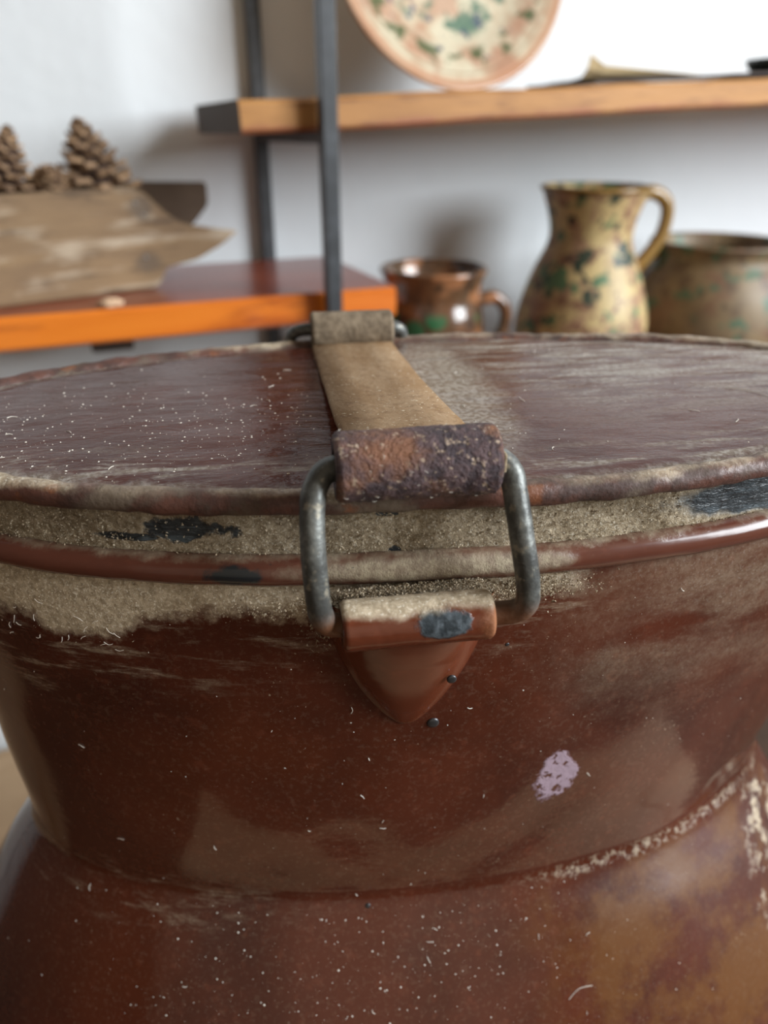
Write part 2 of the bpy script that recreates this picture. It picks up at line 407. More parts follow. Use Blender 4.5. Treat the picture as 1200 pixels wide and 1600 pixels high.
def m_lug():
    t = NT('chipped enamel lug', 0.2)
    base = t.mix(.35, enamel(t), lin('#7d4129'))
    zr = t.add(t.z, t.mul(t.math('SUBTRACT', t.noise(80, 5), .5), .006))
    chip = t.mul(t.blob((-.0195, -.087, Z(.1060)), (.0065, .02, .0038), .30, 150, .12), 1.0)
    rust = t.mul(t.blob((-.0045, -.084, Z(.107)), (.0045, .02, .006), .35, 150, .4), 1.0)
    top = t.mul(t.step(zr, Z(.1045), Z(.1020)), 1.0)
    c = t.mix(chip, base, t.mix(t.step(t.noise(350, 4), .4, .65), lin('#1e262b'), lin('#4a5258'))); c = t.mix(rust, c, lin('#8a5736')); c = t.mix(top, c, dustcol(t))
    t.col(c); t.rough(t.mixf(t.mx(t.mx(top, rust), chip), .16, .8))
    t.bump(t.add(t.mul(t.noise(90, 3), .3), t.mul(t.mx(rust, chip), t.noise(500, 4))), .4, .001); return t.m
LUG = m_lug()
def m_dust():
    t = NT('grey brown dust', 1.0, spec=0.05); t.col(dustcol(t)); t.bump(t.noise(900, 4, .8), .8, .001); return t.m
DUSTM = m_dust()
FLECK = NT('pale lint', 0.9, spec=0.1); FLECK.col(lin('#e9e2d6')); FLECK = FLECK.m
DARKMETAL = NT('bare dark metal', 0.35, 0.7); DARKMETAL.col(lin('#4a4a4c')); DARKMETAL = DARKMETAL.m

can = thing('enamel_can', can_loc, CY, 'large oval brown enamel can with dusty clamped lid in the foreground', 'can')
NU = 224
bm = bmesh.new(); rows = []
for (h, A, B, c) in ROWS:
    rows.append([bm.verts.new(body_pt(2 * math.pi * k / NU, h)) for k in range(NU)])
grid_faces(bm, rows); bm.faces.new(rows[-1])
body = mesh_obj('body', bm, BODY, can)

# bead ring under the seal
def ring(A, B, h, r, n=288, m=14, jit=0.0, c=0.0, sag=0.0, flat=1.0):
    bm = bmesh.new(); rows = []
    for k in range(n):
        th = 2 * math.pi * k / n
        nr = Vector((math.cos(th) / A, math.sin(th) / B, 0)).normalized()
        p = Vector((c + A * math.cos(th), B * math.sin(th), Z(h) + sag * mn.noise(Vector((math.cos(th) * 4, math.sin(th) * 4, 5)))))
        row = []
        for j in range(m):
            a = 2 * math.pi * j / m
            q = p + nr * (r * math.cos(a)) + Vector((0, 0, r * flat * math.sin(a)))
            if jit: q += (q - p).normalized() * r * jit * mn.noise(q * 170) + (q - p).normalized() * r * jit * .6 * mn.noise(q * 520)
            row.append(bm.verts.new(q))
        rows.append(row)
    grid_faces(bm, rows, True, True); return bm
mesh_obj('bead', ring(.1705, .0727, .1003, .0042, jit=.05, sag=.0006), BEAD, body)

# dust caked seal between lid and bead
bm = bmesh.new(); rows = []; n = 1100; m = 26
for j in range(m):
    h = .0815 + (.0985 - .0815) * j / (m - 1); row = []
    for k in range(n):
        th = 2 * math.pi * k / n
        A, B = .1702, .0722
        nr = Vector((math.cos(th) / A, math.sin(th) / B, 0)).normalized()
        p = Vector((A * math.cos(th), B * math.sin(th), Z(h)))
        amp = .00045
        # the black bare stretch on the right is smoother
        if p.y < 0 and .05 < p.x < .16: amp = .00018
        q = p + nr * (amp * (mn.noise(p * 900) + .6 * mn.noise(p * 2000)) + .0006 * mn.noise(p * 70) - .0007)
        row.append(bm.verts.new(q))
    rows.append(row)
grid_faces(bm, rows); mesh_obj('seal', bm, BAND, can)

# lid
bm = bmesh.new(); rows = []; NR = 40
LA, LB = .1742, .0745
def lid_pt(x, y):
    r = math.sqrt((x / LA) ** 2 + (y / LB) ** 2)
    dome = .0012 * (1 - r * r) - .0010 * max(0, min(1, (r - .90) / .08))
    p = Vector((x, y, 0))
    return Vector((x, y, Z(.0790) + dome + .00035 * mn.noise(p * 30) + .00022 * mn.noise(Vector((x * 60, y * 150, 0)))))
for i in range(1, NR + 1):
    r = (i / NR) ** .8
    rows.append([bm.verts.new(lid_pt(LA * r * math.cos(2 * math.pi * k / NU), LB * r * math.sin(2 * math.pi * k / NU))) for k in range(NU)])
grid_faces(bm, rows); bm.faces.new(rows[0])
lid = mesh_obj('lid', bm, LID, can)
mesh_obj('lid_rim', ring(LA - .0012, LB - .0012, .0806, .0033, jit=.18, sag=.0008), RIM, lid)

# clamp strap
SX = -.0235; SW = .0163
bm = bmesh.new(); rows = []
yn, yf = -.072, .0725
N = 40
for i in range(N + 1):
    t = i / N; y = yn + (yf - yn) * t
    h = .0670 + (.0785 - .0670) * t + .0016 * math.sin(math.pi * t)
    row = []
    for x in (-SW, -SW, SW, SW):
        row.append(x)
    th = .0012
    vs = [(-SW, 0), (-SW + .0006, th), (-SW * .33, th), (SW * .33, th), (SW - .0006, th), (SW, 0), (SW, -th), (0, -th), (-SW, -th)]
    rows.append([bm.verts.new((SX + a + .0002 * mn.noise(Vector((a * 90, y * 90, 0))), y, Z(h) + b + .00012 * mn.noise(Vector((a * 200, y * 200, 3))))) for a, b in vs])
grid_faces(bm, rows); bm.faces.new(rows[0]); bm.faces.new(rows[-1])
strap = mesh_obj('clamp_strap', bm, STRAP, can)
strap['label'] = 'flat dusty tan iron strap across the lid'

def roller(cx, cy, h, r, half, mat, dents=.05, flatk=1.0):
    bm = bmesh.new(); rows = []; n = 56
    for i in range(45):
        u = -1 + 2 * i / 44; x = cx + half * u
        edge = min(1.0, (1 - abs(u)) / .035); rr = r * (.90 + .10 * math.sqrt(max(0, 1 - (1 - edge) ** 2)))
        row = []
        for k in range(n):
            a = 2 * math.pi * k / n
            v = Vector((x, math.cos(a) * r, math.sin(a) * r))
            q = rr * (1 + dents * (mn.noise(v * 330) * .6 + mn.noise(v * 750) * .5) * edge)
            row.append(bm.verts.new((x, cy + q * math.cos(a), Z(h) + q * flatk * math.sin(a))))
        rows.append(row)
    grid_faces(bm, rows)
    for row, x in ((rows[0], cx - half), (rows[-1], cx + half)):     # hollow curled ends
        inn = [bm.verts.new((x, cy + (v.co.y - cy) * .62, Z(h) + (v.co.z - Z(h)) * .62)) for v in row]
        s = 1 if x < cx else -1
        deep = [bm.verts.new((x + s * .004, v.co.y, v.co.z)) for v in inn]
        grid_faces(bm, [row, inn, deep]); bm.faces.new(deep)
    return bm
near_roll = mesh_obj('roller', roller(-.0243, -.0770, .0690, .0083, .0190, RUST), RUST, strap)
near_roll['label'] = 'rusty pitted curled strap end at the front'
GREYIRON = NT('dusty grey iron', .85, 0, .2); GREYIRON.col(GREYIRON.mix(GREYIRON.step(GREYIRON.noise(200, 5, .7), .35, .65), lin('#625546'), lin('#857663'))); GREYIRON.bump(GREYIRON.noise(500, 4), .4, .001); GREYIRON = GREYIRON.m
far_roll = mesh_obj('roller', roller(-.0232, .0700, .0735, .0078, .0166, STRAP, .03), GREYIRON, strap)

# wire loops
def loop(pts, r=.0030, n=10):
    bm = bmesh.new(); tube(bm, smooth_path(pts, n), r, 16, jitter=.03); return bm
cx = -.0243
near = [(cx - .012, -.0770, Z(.0690)), (cx - .0195, -.0772, Z(.0692)), (cx - .0230, -.0790, Z(.0715)), (cx - .0246, -.0815, Z(.0765)), (cx - .0250, -.0850, Z(.087)), (cx - .0246, -.0868, Z(.097)),
        (cx - .0238, -.0862, Z(.1035)), (cx - .0215, -.0845, Z(.1072)), (cx - .014, -.0842, Z(.1080)), (cx + .010, -.0842, Z(.1080)), (cx + .0185, -.0846, Z(.1080)), (cx + .0240, -.0862, Z(.1068)),
        (cx + .0264, -.0876, Z(.1035)), (cx + .0262, -.0872, Z(.097)), (cx + .0246, -.0852, Z(.087)), (cx + .0232, -.0815, Z(.0765)), (cx + .0222, -.0790, Z(.0715)), (cx + .0190, -.0772, Z(.0692)), (cx + .012, -.0770, Z(.0690))]
wl = mesh_obj('wire_loop', loop(near), WIRE, can); wl['label'] = 'bent grey wire loop joining strap and lug at the front'
far = [(x, -y * .93, z - .004) for x, y, z in near]
mesh_obj('wire_loop', loop(far, .0026), WIRE, can)

# lug: rolled barrel with a V shaped tab riveted to the wall
def lug_mesh(sgn=-1):
    bm = bmesh.new(); rows = []
    nu, nv = 49, 44
    for i in range(nv):
        v = i / (nv - 1); h = .1085 + (.1545 - .1085) * v
        half = .0228 * (1 - v ** 1.5) ** .72 + .0006
        row = []
        for j in range(nu):
            u = -1 + 2 * j / (nu - 1)
            x = -.0245 + half * u
            th = th_at_x(x, h); b = body_pt(th, h); nr = body_nrm(th, h)
            out = .0130 * (1 - v) ** .85 * (1 - abs(u) ** 2.6) + .0012 * (1 - abs(u) ** 3) * (1 - v ** 5) - .0004 * (abs(u) > .98 or v > .98)
            q = b + nr * out
            if sgn > 0: q = Vector((q.x, -q.y, q.z))
            row.append(bm.verts.new(q))
        rows.append(row)
    grid_faces(bm, rows, False)
    return bm
lug = mesh_obj('lug', lug_mesh(), LUG, body); lug['label'] = 'V shaped brown lug on the wall under the wire loop'
mesh_obj('lug', lug_mesh(1), LUG, body)
brl = mesh_obj('lug_barrel', roller(-.0247, -.0845, .1080, .0064, .0187, LUG, .025), LUG, body)
brl['label'] = 'chipped rolled barrel that holds the wire loop'
def disc_on_body(x, h, r, lift, name, mat, parent, ex=1.0):
    th = th_at_x(x, h); p = body_pt(th, h); nr = body_nrm(th, h)
    bm = bmesh.new(); rows = []
    t1 = nr.cross(Vector((0, 0, 1))).normalized(); t2 = nr.cross(t1)
    for rr, z in ((1, -.3), (1, .25), (.8, .55), (.45, .7)):
        rows.append([bm.verts.new(p + nr * (lift + z * r * .45) + (t1 * math.cos(2 * math.pi * k / 16) * ex + t2 * math.sin(2 * math.pi * k / 16)) * r * rr) for k in range(16)])
    grid_faces(bm, rows); bm.faces.new(rows[-1]); return mesh_obj(name, bm, mat, parent)
disc_on_body(-.0135, .1315, .00135, .0073, 'rivet', DARKMETAL, body)
disc_on_body(-.0165, .1545, .0018, .0000, 'rivet', DARKMETAL, body)
disc_on_body(.0035, .1275, .0006, 0, 'enamel_chip', DARKMETAL, body)
disc_on_body(-.036, .2395, .0009, 0, 'enamel_chip', DARKMETAL, body)

bm = bmesh.new(); add_box(bm, -.0052, -.0044, -.0835, -.0805, Z(.0700), Z(.0655), .0003)
fl = mesh_obj('flake', bm, DUSTM, strap, smooth=False)
# ------------------------------------------------------------------ dust heaps and lint on the can (uncountable)
bm = bmesh.new()
def crumb(p, s):
    vs = [bm.verts.new(p + Vector((random.uniform(-1, 1), random.uniform(-1, 1), random.uniform(-1, 1))).normalized() * s * random.uniform(.6, 1.1)) for _ in range(4)]
    for f in ((0, 1, 2), (0, 2, 3), (0, 3, 1), (1, 3, 2)): bm.faces.new([vs[i] for i in f])
for _ in range(5200):             # packed in the groove above the barrel and under the bead
    x = random.gauss(-.020, .020)
    if abs(x + .022) > .05: continue
    k = random.random()
    bx = -.0735 - .0105 * k; top = .1046 - .0022 * math.sin(math.pi * k)
    if abs(x + .0247) > .0188: bx = -.0735 - .0030 * k; top = .1060 + .003 * k
    crumb(Vector((x, bx, Z(top + random.uniform(-.0004, .0015)))), random.uniform(.00018, .00052))
for _ in range(1500):             # round the left end of the barrel
    x = -.0455 + random.gauss(0, .0028); h = .108 + abs(random.gauss(0, .006))
    th = th_at_x(x, h); p = body_pt(th, h) + body_nrm(th, h) * abs(random.gauss(.0006, .0009)); crumb(p, random.uniform(.0002, .0006))
for _ in range(700):
    x = .0005 + abs(random.gauss(0, .009)); h = .1065 + abs(random.gauss(0, .0035))
    th = th_at_x(x, h); p = body_pt(th, h) + body_nrm(th, h) * abs(random.gauss(.0002, .0004)); crumb(p, random.uniform(.0002, .0005))
for _ in range(3800):             # fluffy skirt under the bead
    x = random.uniform(-.166, .05); h = .1045 + abs(random.gauss(0, .0020 + .0050 * max(0, min(1, (-.05 - x) / .05))))
    if x > .02 or (-.09 < x < -.05 and random.random() < .7): continue
    th = th_at_x(x, h); p = body_pt(th, h) + body_nrm(th, h) * abs(random.gauss(.0001, .0003)); crumb(p, random.uniform(.00015, .0004))
for _ in range(13000):             # rough crust on the seal
    th = random.uniform(-math.pi, 0); h = random.uniform(.0835, .0972)
    p = Vector((.1702 * math.cos(th), .0722 * math.sin(th), Z(h)))
    if .050 < p.x < .17 and h < .0955 : continue
    if -.094 < p.x < -.067 and .0862 < h < .0930 and random.random() < .85: continue
    nr = Vector((math.cos(th) / .1702, math.sin(th) / .0722, 0)).normalized()
    crumb(p + nr * random.uniform(-.0006, .0003), random.uniform(.00014, .0005))
for _ in range(1800):             # along the inner edge of the lid rim
    th = random.uniform(-math.pi, math.pi); r = random.gauss(.955, .012)
    if mn.noise(Vector((math.cos(th) * 3, math.sin(th) * 3, 1))) < -.1: continue
    crumb(lid_pt(LA * r * math.cos(th), LB * r * math.sin(th)), random.uniform(.00015, .0004))
d = mesh_obj('dust', bm, DUSTM, can, smooth=False); d['kind'] = 'stuff'
bm = bmesh.new()
def fleck(p, nr, s):
    t1 = nr.orthogonal().normalized(); t1.rotate(Matrix.Rotation(random.uniform(0, 6.28), 3, nr)); t2 = nr.cross(t1)
    e = random.uniform(.4, 1)
    pts = [p + t1 * s, p + t2 * s * e, p - t1 * s, p - t2 * s * e]
    vs = [bm.verts.new(q + nr * .00003) for q in pts] + [bm.verts.new(p + nr * s * .6)]
    for i in range(4): bm.faces.new((vs[i], vs[(i + 1) % 4], vs[4]))
    bm.faces.new(vs[3::-1])
def fibre(p, nr, L, r=.00009):
    t1 = nr.orthogonal().normalized(); t1.rotate(Matrix.Rotation(random.uniform(0, 6.28), 3, nr)); t2 = nr.cross(t1)
    b = random.uniform(-1, 1) * L
    tube(bm, smooth_path([p + nr * .0001, p + t1 * L * .5 + t2 * b * .3 + nr * .0003, p + t1 * L + t2 * b * .2 + nr * .0002], 4), r, 5)
def bodyfleck(x, h, s, fib=0):
    if h > .455 : return
    th = th_at_x(x, h); p = body_pt(th, h); nr = body_nrm(th, h)
    fibre(p, nr, fib) if fib else fleck(p, nr, s)
UP = Vector((0, 0, 1))
for _ in range(760):
    x = random.uniform(-.165, -.045); y = random.gauss(-.025, .022)
    if (x / LA) ** 2 + (y / LB) ** 2 < .85: fleck(lid_pt(x, y), UP, .00010 + .00034 * random.random() ** 2)
for _ in range(120):
    x = random.uniform(-.01, .15); y = random.uniform(-.06, .05)
    if (x / LA) ** 2 + (y / LB) ** 2 < .85: fleck(lid_pt(x, y), UP, random.uniform(.0001, .00035))
for _ in range(900): bodyfleck(random.gauss(-.035, .05), random.uniform(.240, .30), .00008 + .00034 * random.random() ** 4)
for _ in range(200): bodyfleck(random.gauss(-.02, .08), random.uniform(.115, .235), .00007 + .00025 * random.random() ** 3)
for _ in range(34): bodyfleck(random.gauss(-.03, .06), random.uniform(.11, .29), 0, random.uniform(.0006, .0026))
for _ in range(26): bodyfleck(random.gauss(-.125, .016), random.uniform(.115, .128), 0, random.uniform(.001, .003))
bodyfleck(.042, .272, 0, .010)
for _ in range(40):
    x = random.uniform(-.15, .14); y = random.uniform(-.066, .05)
    if (x / LA) ** 2 + (y / LB) ** 2 < .9: fibre(lid_pt(x, y), UP, random.uniform(.001, .004))
for a, b in (((.095, -.010), (.120, -.040)),):
    P = [lid_pt(a[0] + (b[0] - a[0]) * t + .002 * math.sin(t * 9), a[1] + (b[1] - a[1]) * t) + UP * .0003 for t in [i / 8 for i in range(9)]]
    tube(bm, P, .0001, 5)
for _ in range(26):              # hairs on roller and wire
    a = random.uniform(1.2, 4.4); x = random.uniform(-.043, -.006)
    p = Vector((x, -.0770 + .0083 * math.cos(a), Z(.0690) + .0083 * math.sin(a))); nr = Vector((0, math.cos(a), math.sin(a)))
    fibre(p, nr, random.uniform(.0004, .0012), .00004)
d = mesh_obj('lint', bm, FLECK, can, smooth=False); d['kind'] = 'stuff'

# ------------------------------------------------------------------ table under the can
tb = thing('wooden_bench', (0.0, 0.0, 0), CY, 'small wooden bench under the brown can, mostly hidden', 'bench')
TX0, TX1, TY0, TY1 = -.172, .37, .012, .400
for i in range(4):
    y0 = TY0 + i * (TY1 - TY0) / 4
    mesh_obj('plank', box(TX0, TX1, y0 + .0008, y0 + (TY1 - TY0) / 4 - .0008, TABLE_Z - .03, TABLE_Z, .002), TABLE, tb, smooth=False)
for xx in (TX0 + .05, TX1 - .05):
    for yy in (TY0 + .05, TY1 - .05):
        mesh_obj('leg', box(xx - .025, xx + .025, yy - .025, yy + .025, 0, TABLE_Z - .03, .003), TABLE, tb, smooth=False)
for yy in (TY0 + .05, TY1 - .05): mesh_obj('apron', box(TX0 + .075, TX1 - .075, yy - .011, yy + .011, TABLE_Z - .12, TABLE_Z - .03, .002), TABLE, tb, smooth=False)

# ------------------------------------------------------------------ low chest against the wall, glimpsed left of the can
ch = thing('low_chest', S(-.35, .69, -EYE), SY, 'low tan wooden chest top by the wall, left of the can', 'chest')
CH = EYE - .73
mesh_obj('top_board', box(-.50, .52, -.19, .175, CH - .025, CH, .003), TABLE, ch, smooth=False)
mesh_obj('carcass', box(-.48, .50, -.17, .172, 0.04, CH - .025, .002), TABLE, ch, smooth=False)
for x0 in (-.465, .015):
    dr = mesh_obj('door', box(x0, x0 + .47, -.188, -.1705, .06, CH - .04, .002), TABLE, ch, smooth=False)
    kb = bmesh.new(); bmesh.ops.create_uvsphere(kb, u_segments=14, v_segments=8, radius=.013)
    for v in kb.verts: v.co += Vector((x0 + (.43 if x0 < 0 else .04), -.197, .30))
    mesh_obj('knob', kb, IRON, dr)
for xx in (-.45, .47):
    for yy in (-.14, .14): mesh_obj('foot', box(xx - .02, xx + .02, yy - .02, yy + .02, 0, .04), TABLE, ch, smooth=False)

# ------------------------------------------------------------------ shelves
def board(name, l0, l1, d0, d1, ztop, th, mats, label, tilt=0.0, wave=0.0, nx=60):
    """plank: mats = (top, front edge, left end)"""
    bm = bmesh.new(); L = l1 - l0
    sec = [(d0, -th + .003), (d0, -.003), (d0 + .003, 0), (d1 - .003, 0), (d1, -.003), (d1, -th), (d0 + .003, -th)]
    rows = []
    for i in range(nx + 1):
        x = L * i / nx; row = []
        for (yy, zz) in sec:
            k = wave * (mn.noise(Vector((x * 9, yy * 3, zz * 20 + 4))) if yy < d0 + .02 else 0)
            row.append(bm.verts.new((x, yy - d0 + k * .4, zz + th + k)))
        rows.append(row)
    grid_faces(bm, rows)
    f0 = bm.faces.new(rows[0]); f1 = bm.faces.new(rows[-1])
    bm.faces.ensure_lookup_table()
    for f in bm.faces:
        c = f.calc_center_median()
        f.material_index = 1 if c.y < .004 else 0
    f0.material_index = 2; f1.material_index = 1
    o = mesh_obj(name, bm, mats, smooth=False)
    o.location = S(l0, d0, ztop - th); o.rotation_euler = (0, -tilt, SY)
    tag(o, label, 'shelf'); return o
board('shelf_board', -1.02, .283, .660, .868, -.133, .0275, (RED_TOP, ORANGE_EDGE, ORANGE_EDGE), 'glossy orange wooden shelf board under the old wooden trough')
TILT = math.atan(.046)
board('shelf_board', .148, 1.45, .660, .858, .0200, .0250, (OCHRE_EDGE, OCHRE_EDGE, DARK_END), 'ochre rough-edged wooden shelf board under the painted plate', TILT, .0022)
board('shelf_board', .30, 1.50, .640, .868, -.2625, .0275, (RED_TOP, ORANGE_EDGE, ORANGE_EDGE), 'lower red-brown shelf board carrying the three glazed pots')
def up_z(l): return .0195 + (l - .148) * .046        # top of the tilted upper board

def frame(l, label):
    t = thing('iron_rack', S(l, .645, -EYE), SY, label, 'rack')
    H = 2.25; s = .0068
    mesh_obj('post', box(-s, s, -s, s, 0, H, .001), IRON, t, smooth=False)
    mesh_obj('post', box(-s, s, .228 - s, .228 + s, 0, H, .001), IRON, t, smooth=False)
    for z in (-.0055 + up_z(l) - .0250 + .0005, -.133 - .0275 - .0045, -.2625 - .0275 - .0045, -.62, .45):
        mesh_obj('crossbar', box(-s * .9, s * .9, s, .228 - s, EYE + z - .0045, EYE + z + .0045, .001), IRON, t, smooth=False)
    return t
frame(.2155, 'slim black iron rack between the trough and the plate')
frame(1.25, 'black iron rack right of the three glazed pots')
fr = frame(-.95, 'black iron rack left of the trough')
# wooden block under the orange board
bm = box(-.020, .020, 0, .10, -.035, 0, .003)
o = mesh_obj('shelf_bracket', bm, DARK_END, smooth=False); o.location = S(.028, .768, -.1606); o.rotation_euler = (0, 0, SY)
tag(o, 'dark wooden block bracket below the orange shelf board', 'bracket')

# ------------------------------------------------------------------ old trough with pine cones
OLDWOOD = m_wood('weathered grey brown wood', lin('#8a7052'), lin('#735c45'), lin('#524132'), 0.85, 'x', 1.9, 0, .8)
base = OLDWOOD.b.inputs['Base Color'].links[0].from_socket
pale = OLDWOOD.mul(OLDWOOD.step(OLDWOOD.noise(1, 5, .6, OLDWOOD.scalev((10, 40, 60))), .50, .66), .75)
kn = OLDWOOD.mul(OLDWOOD.mx(OLDWOOD.blob((.132, 0, .070), (.010, .05, .010), .3, 90, .4), OLDWOOD.blob((.133, 0, .024), (.012, .05, .008), .3, 90, .4)), .6)
OLDWOOD.col(OLDWOOD.mix(kn, OLDWOOD.mix(pale, base, lin('#b5a590')), lin('#4f463f'))); OLDWOOD = OLDWOOD.m
DARKWOOD = m_wood('dark weathered wood', lin('#5c4a3a'), lin('#4b3b2e'), lin('#3a2d23'), 0.9, 'x', 1.4, 0, .8).m
def plank_poly(pts, y0, y1, bev=.002):
    bm = bmesh.new()
    a = [bm.verts.new((x, y0, z)) for x, z in pts]; b = [bm.verts.new((x, y1, z)) for x, z in pts]
    bm.faces.new(a); bm.faces.new(b[::-1]); n = len(pts)
    for i in range(n): bm.faces.new((a[i], a[(i + 1) % n], b[(i + 1) % n], b[i]))
    bmesh.ops.recalc_face_normals(bm, faces=bm.faces)
    bmesh.ops.bevel(bm, geom=[e for e in bm.edges], offset=bev, segments=2, affect='EDGES'); return bm
TY = R(38.9)
tr = thing('wooden_trough', Vector((-.3187, .6244, EYE - .1328)), TY, 'weathered brown wooden trough with pointed ends holding pine cones', 'trough')
front = [(.139, .0005), (.1445, .006), (.1500, .017), (.1823, .0215), (.2071, .0315), (.2285, .0435), (.2055, .0473), (.1734, .054), (.1571, .0633), (.1370, .0835), (.1240, .0870), (.069, .0862), (.0193, .0858), (-.085, .0850), (-.105, .060), (-.110, .02), (-.085, .0005)]
mesh_obj('front_plank', plank_poly(front, 0, .012), OLDWOOD, tr, smooth=False)
back = [(.15, .004), (.1600, .016), (.2118, .046), (.2300, .0630), (.2304, .0844), (.145, .0880), (-.085, .0870), (-.105, .060), (-.09, .004)]
mesh_obj('back_plank', plank_poly(back, .062, .073), DARKWOOD, tr, smooth=False)
mesh_obj('bottom_plank', box(-.08, .138, .012, .062, .0012, .012, .001), DARKWOOD, tr, smooth=False)
mesh_obj('end_plank', box(.126, .138, .0125, .0615, .012, .078, .001), DARKWOOD, tr, smooth=False)
mesh_obj('end_plank', box(-.085, -.073, .0125, .0615, .012, .078, .001), DARKWOOD, tr, smooth=False)
nm = NT('grey nail head', .5, .6); nm.col(lin('#776f68')); nm = nm.m
for (x, z) in ((.128, .074), (.1345, .064), (.131, .028)):
    bm = bmesh.new(); bmesh.ops.create_uvsphere(bm, u_segments=10, v_segments=6, radius=.0022)
    for v in bm.verts: v.co = Vector((v.co.x + x, v.co.y * .4, v.co.z + z))
    mesh_obj('nail', bm, nm, tr)

def m_cone():
    t = NT('pine cone scales', .8, spec=.2); n = t.noise(120, 4)
    t.col(t.mix(t.step(n, .35, .7), lin('#6b5442'), lin('#a8896a'))); t.bump(n, .4, .001); return t.m
CONE = m_cone(); CONE_IN = NT('pine cone core', .9); CONE_IN.col(lin('#3e2d24')); CONE_IN = CONE_IN.m
TM = Matrix.Translation(Vector((-.3187, .6244, EYE - .1328))) @ Matrix.Rotation(TY, 4, 'Z')
def pine_cone(x, y, z, rot, H, RAD, label, n=92):
    q = TM @ Vector((x, y, z))
    t = thing('pine_cone', q, 0, label, 'pine cone', 'pine cones in the trough'); t.rotation_euler = rot
    bm = bmesh.new()
    lathe(bm, [(.0005, 0), (RAD * .42, H * .06), (RAD * .5, H * .3), (RAD * .36, H * .7), (.0008, H * .97)], 12); mesh_obj('core', bm, CONE_IN, t)
    bm = bmesh.new()
    for i in range(n):
        v = (i + .5) / n; a = i * 2.39996
        prof = (1 - max(0, v - .12) / .9) ** .8 if v > .12 else .85 + .15 * v / .12
        rr = RAD * max(.12, prof); zz = H * v
        lift = .9 * (v - .35)
        o = Vector((math.cos(a), math.sin(a), 0)); s = Vector((-math.sin(a), math.cos(a), 0))
        dirv = (o * math.cos(lift) + Vector((0, 0, 1)) * (math.sin(lift) + .28)).normalized(); nn = s.cross(dirv).normalized()
        wd = RAD * .26 * (.5 + .6 * prof)
        b0 = Vector((0, 0, zz)) + o * rr * .30
        tip = Vector((0, 0, zz)) + o * rr * .30 + dirv * rr * .72
        vs = [bm.verts.new(q) for q in (b0 - s * wd * .35, b0 + s * wd * .35, tip + s * wd * .9 - dirv * wd * .5, tip + dirv * wd * .3, tip - s * wd * .9 - dirv * wd * .5)]
        up = [bm.verts.new(q.co + nn * wd * .45) for q in vs]
        bm.faces.new(vs[::-1]); bm.faces.new(up)
        for k in range(5): bm.faces.new((vs[k], vs[(k + 1) % 5], up[(k + 1) % 5], up[k]))
    o = mesh_obj('scales', bm, CONE, t, smooth=False); o['kind'] = 'stuff'
    return t
pine_cone(.112, .036, .074, (R(2), R(-8), 0), .066, .036, 'upright pine cone nearest the pointed end of the trough', 58)
pine_cone(.072, .046, .080, (R(58), R(10), R(20)), .044, .022, 'pale pine cone lying in the middle of the trough', 52)
pine_cone(.030, .038, .080, (R(-8), R(14), 0), .056, .027, 'pine cone behind the pale one at the left picture edge', 58)

# pale crumb on the orange board
cm = NT('pale crumb', .9); cm.col(lin('#c7a687')); cm = cm.m
bm = bmesh.new(); bmesh.ops.create_icosphere(bm, subdivisions=3, radius=.0075)
for v in bm.verts: v.co = Vector((v.co.x * 1.35, v.co.y * .7, max(-.0025, v.co.z * .62))) * (1 + .35 * mn.noise(v.co * 300))
o = mesh_obj('wood_chip', bm, cm); o.location = S(.028, .672, -.1305); o.rotation_euler = (0, 0, SY)
tag(o, 'small pale chip lying on the orange shelf edge', 'chip')

# ------------------------------------------------------------------ glazed pots
def m_glaze(name, base, base2, spots, gloss=.18, sc=1.0, vec=(1, 1, 1), brown=None):
    t = NT(name, gloss, coat=.4 if gloss < .2 else 0.0)
    n = t.noise(28 * sc, 5, .6); c = t.mix(t.step(n, .35, .7), base, base2)
    for k, (colr, scale, lo, hi, am) in enumerate(spots):
        v = t.scalev(vec, off=(k * 3.1 + .37, k * 1.7, k * 2.3))
        c = t.mix(t.mul(t.step(t.noise(scale, 2.5, .5, v), lo, hi), am), c, colr)
    t.col(c); t.bump(t.noise(40, 3), .15, .002); t.rough(t.mixf(n, gloss, gloss + .2)); return t
def m_mug():
    t = m_glaze('brown glazed mug', lin('#66442c'), lin('#4f3e2c'), [(lin('#3a2a20'), 40, .50, .60, .8), (lin('#a8704a'), 34, .54, .66, .7)], .12)
    base = t.b.inputs['Base Color'].links[0].from_socket
    band = t.mul(t.step(t.z, .010, .022), t.stepd(t.z, .088, .095))
    v = t.scalev((1, 1, 1.1)); d = t.voro(36, v)
    dots = t.mul(t.stepd(d, .34, .46), band, .9)
    c = t.mix(dots, base, lin('#2c6440'))
    d2 = t.mul(t.stepd(t.voro(38, t.scalev((1, 1, 1), off=(.4, .2, .9))), .2, .34), t.step(t.z, .058, .066), t.stepd(t.z, .085, .092), .8)
    c = t.mix(d2, c, lin('#33261f')); t.col(c); return t.m
MUG = m_mug()
JUG = m_glaze('cream glazed jug', lin('#c2ab78'), lin('#a88c62'), [(lin('#97705c'), 40, .50, .60, .7), (lin('#6e4438'), 75, .56, .62, .8), (lin('#46704e'), 40, .57, .62, .9), (lin('#22352b'), 42, .59, .635, .95)], .40).m
POT = m_glaze('dull tan glazed pot', lin('#857052'), lin('#6b5841'), [(lin('#75523f'), 30, .50, .64, .6), (lin('#41644c'), 42, .56, .62, .85), (lin('#5a4434'), 60, .56, .64, .7)], .42).m
TERRA = NT('ochre glaze', .3, coat=.3); TERRA.col(lin('#8a6a36')); TERRA = TERRA.m
POT_Z = -.2625
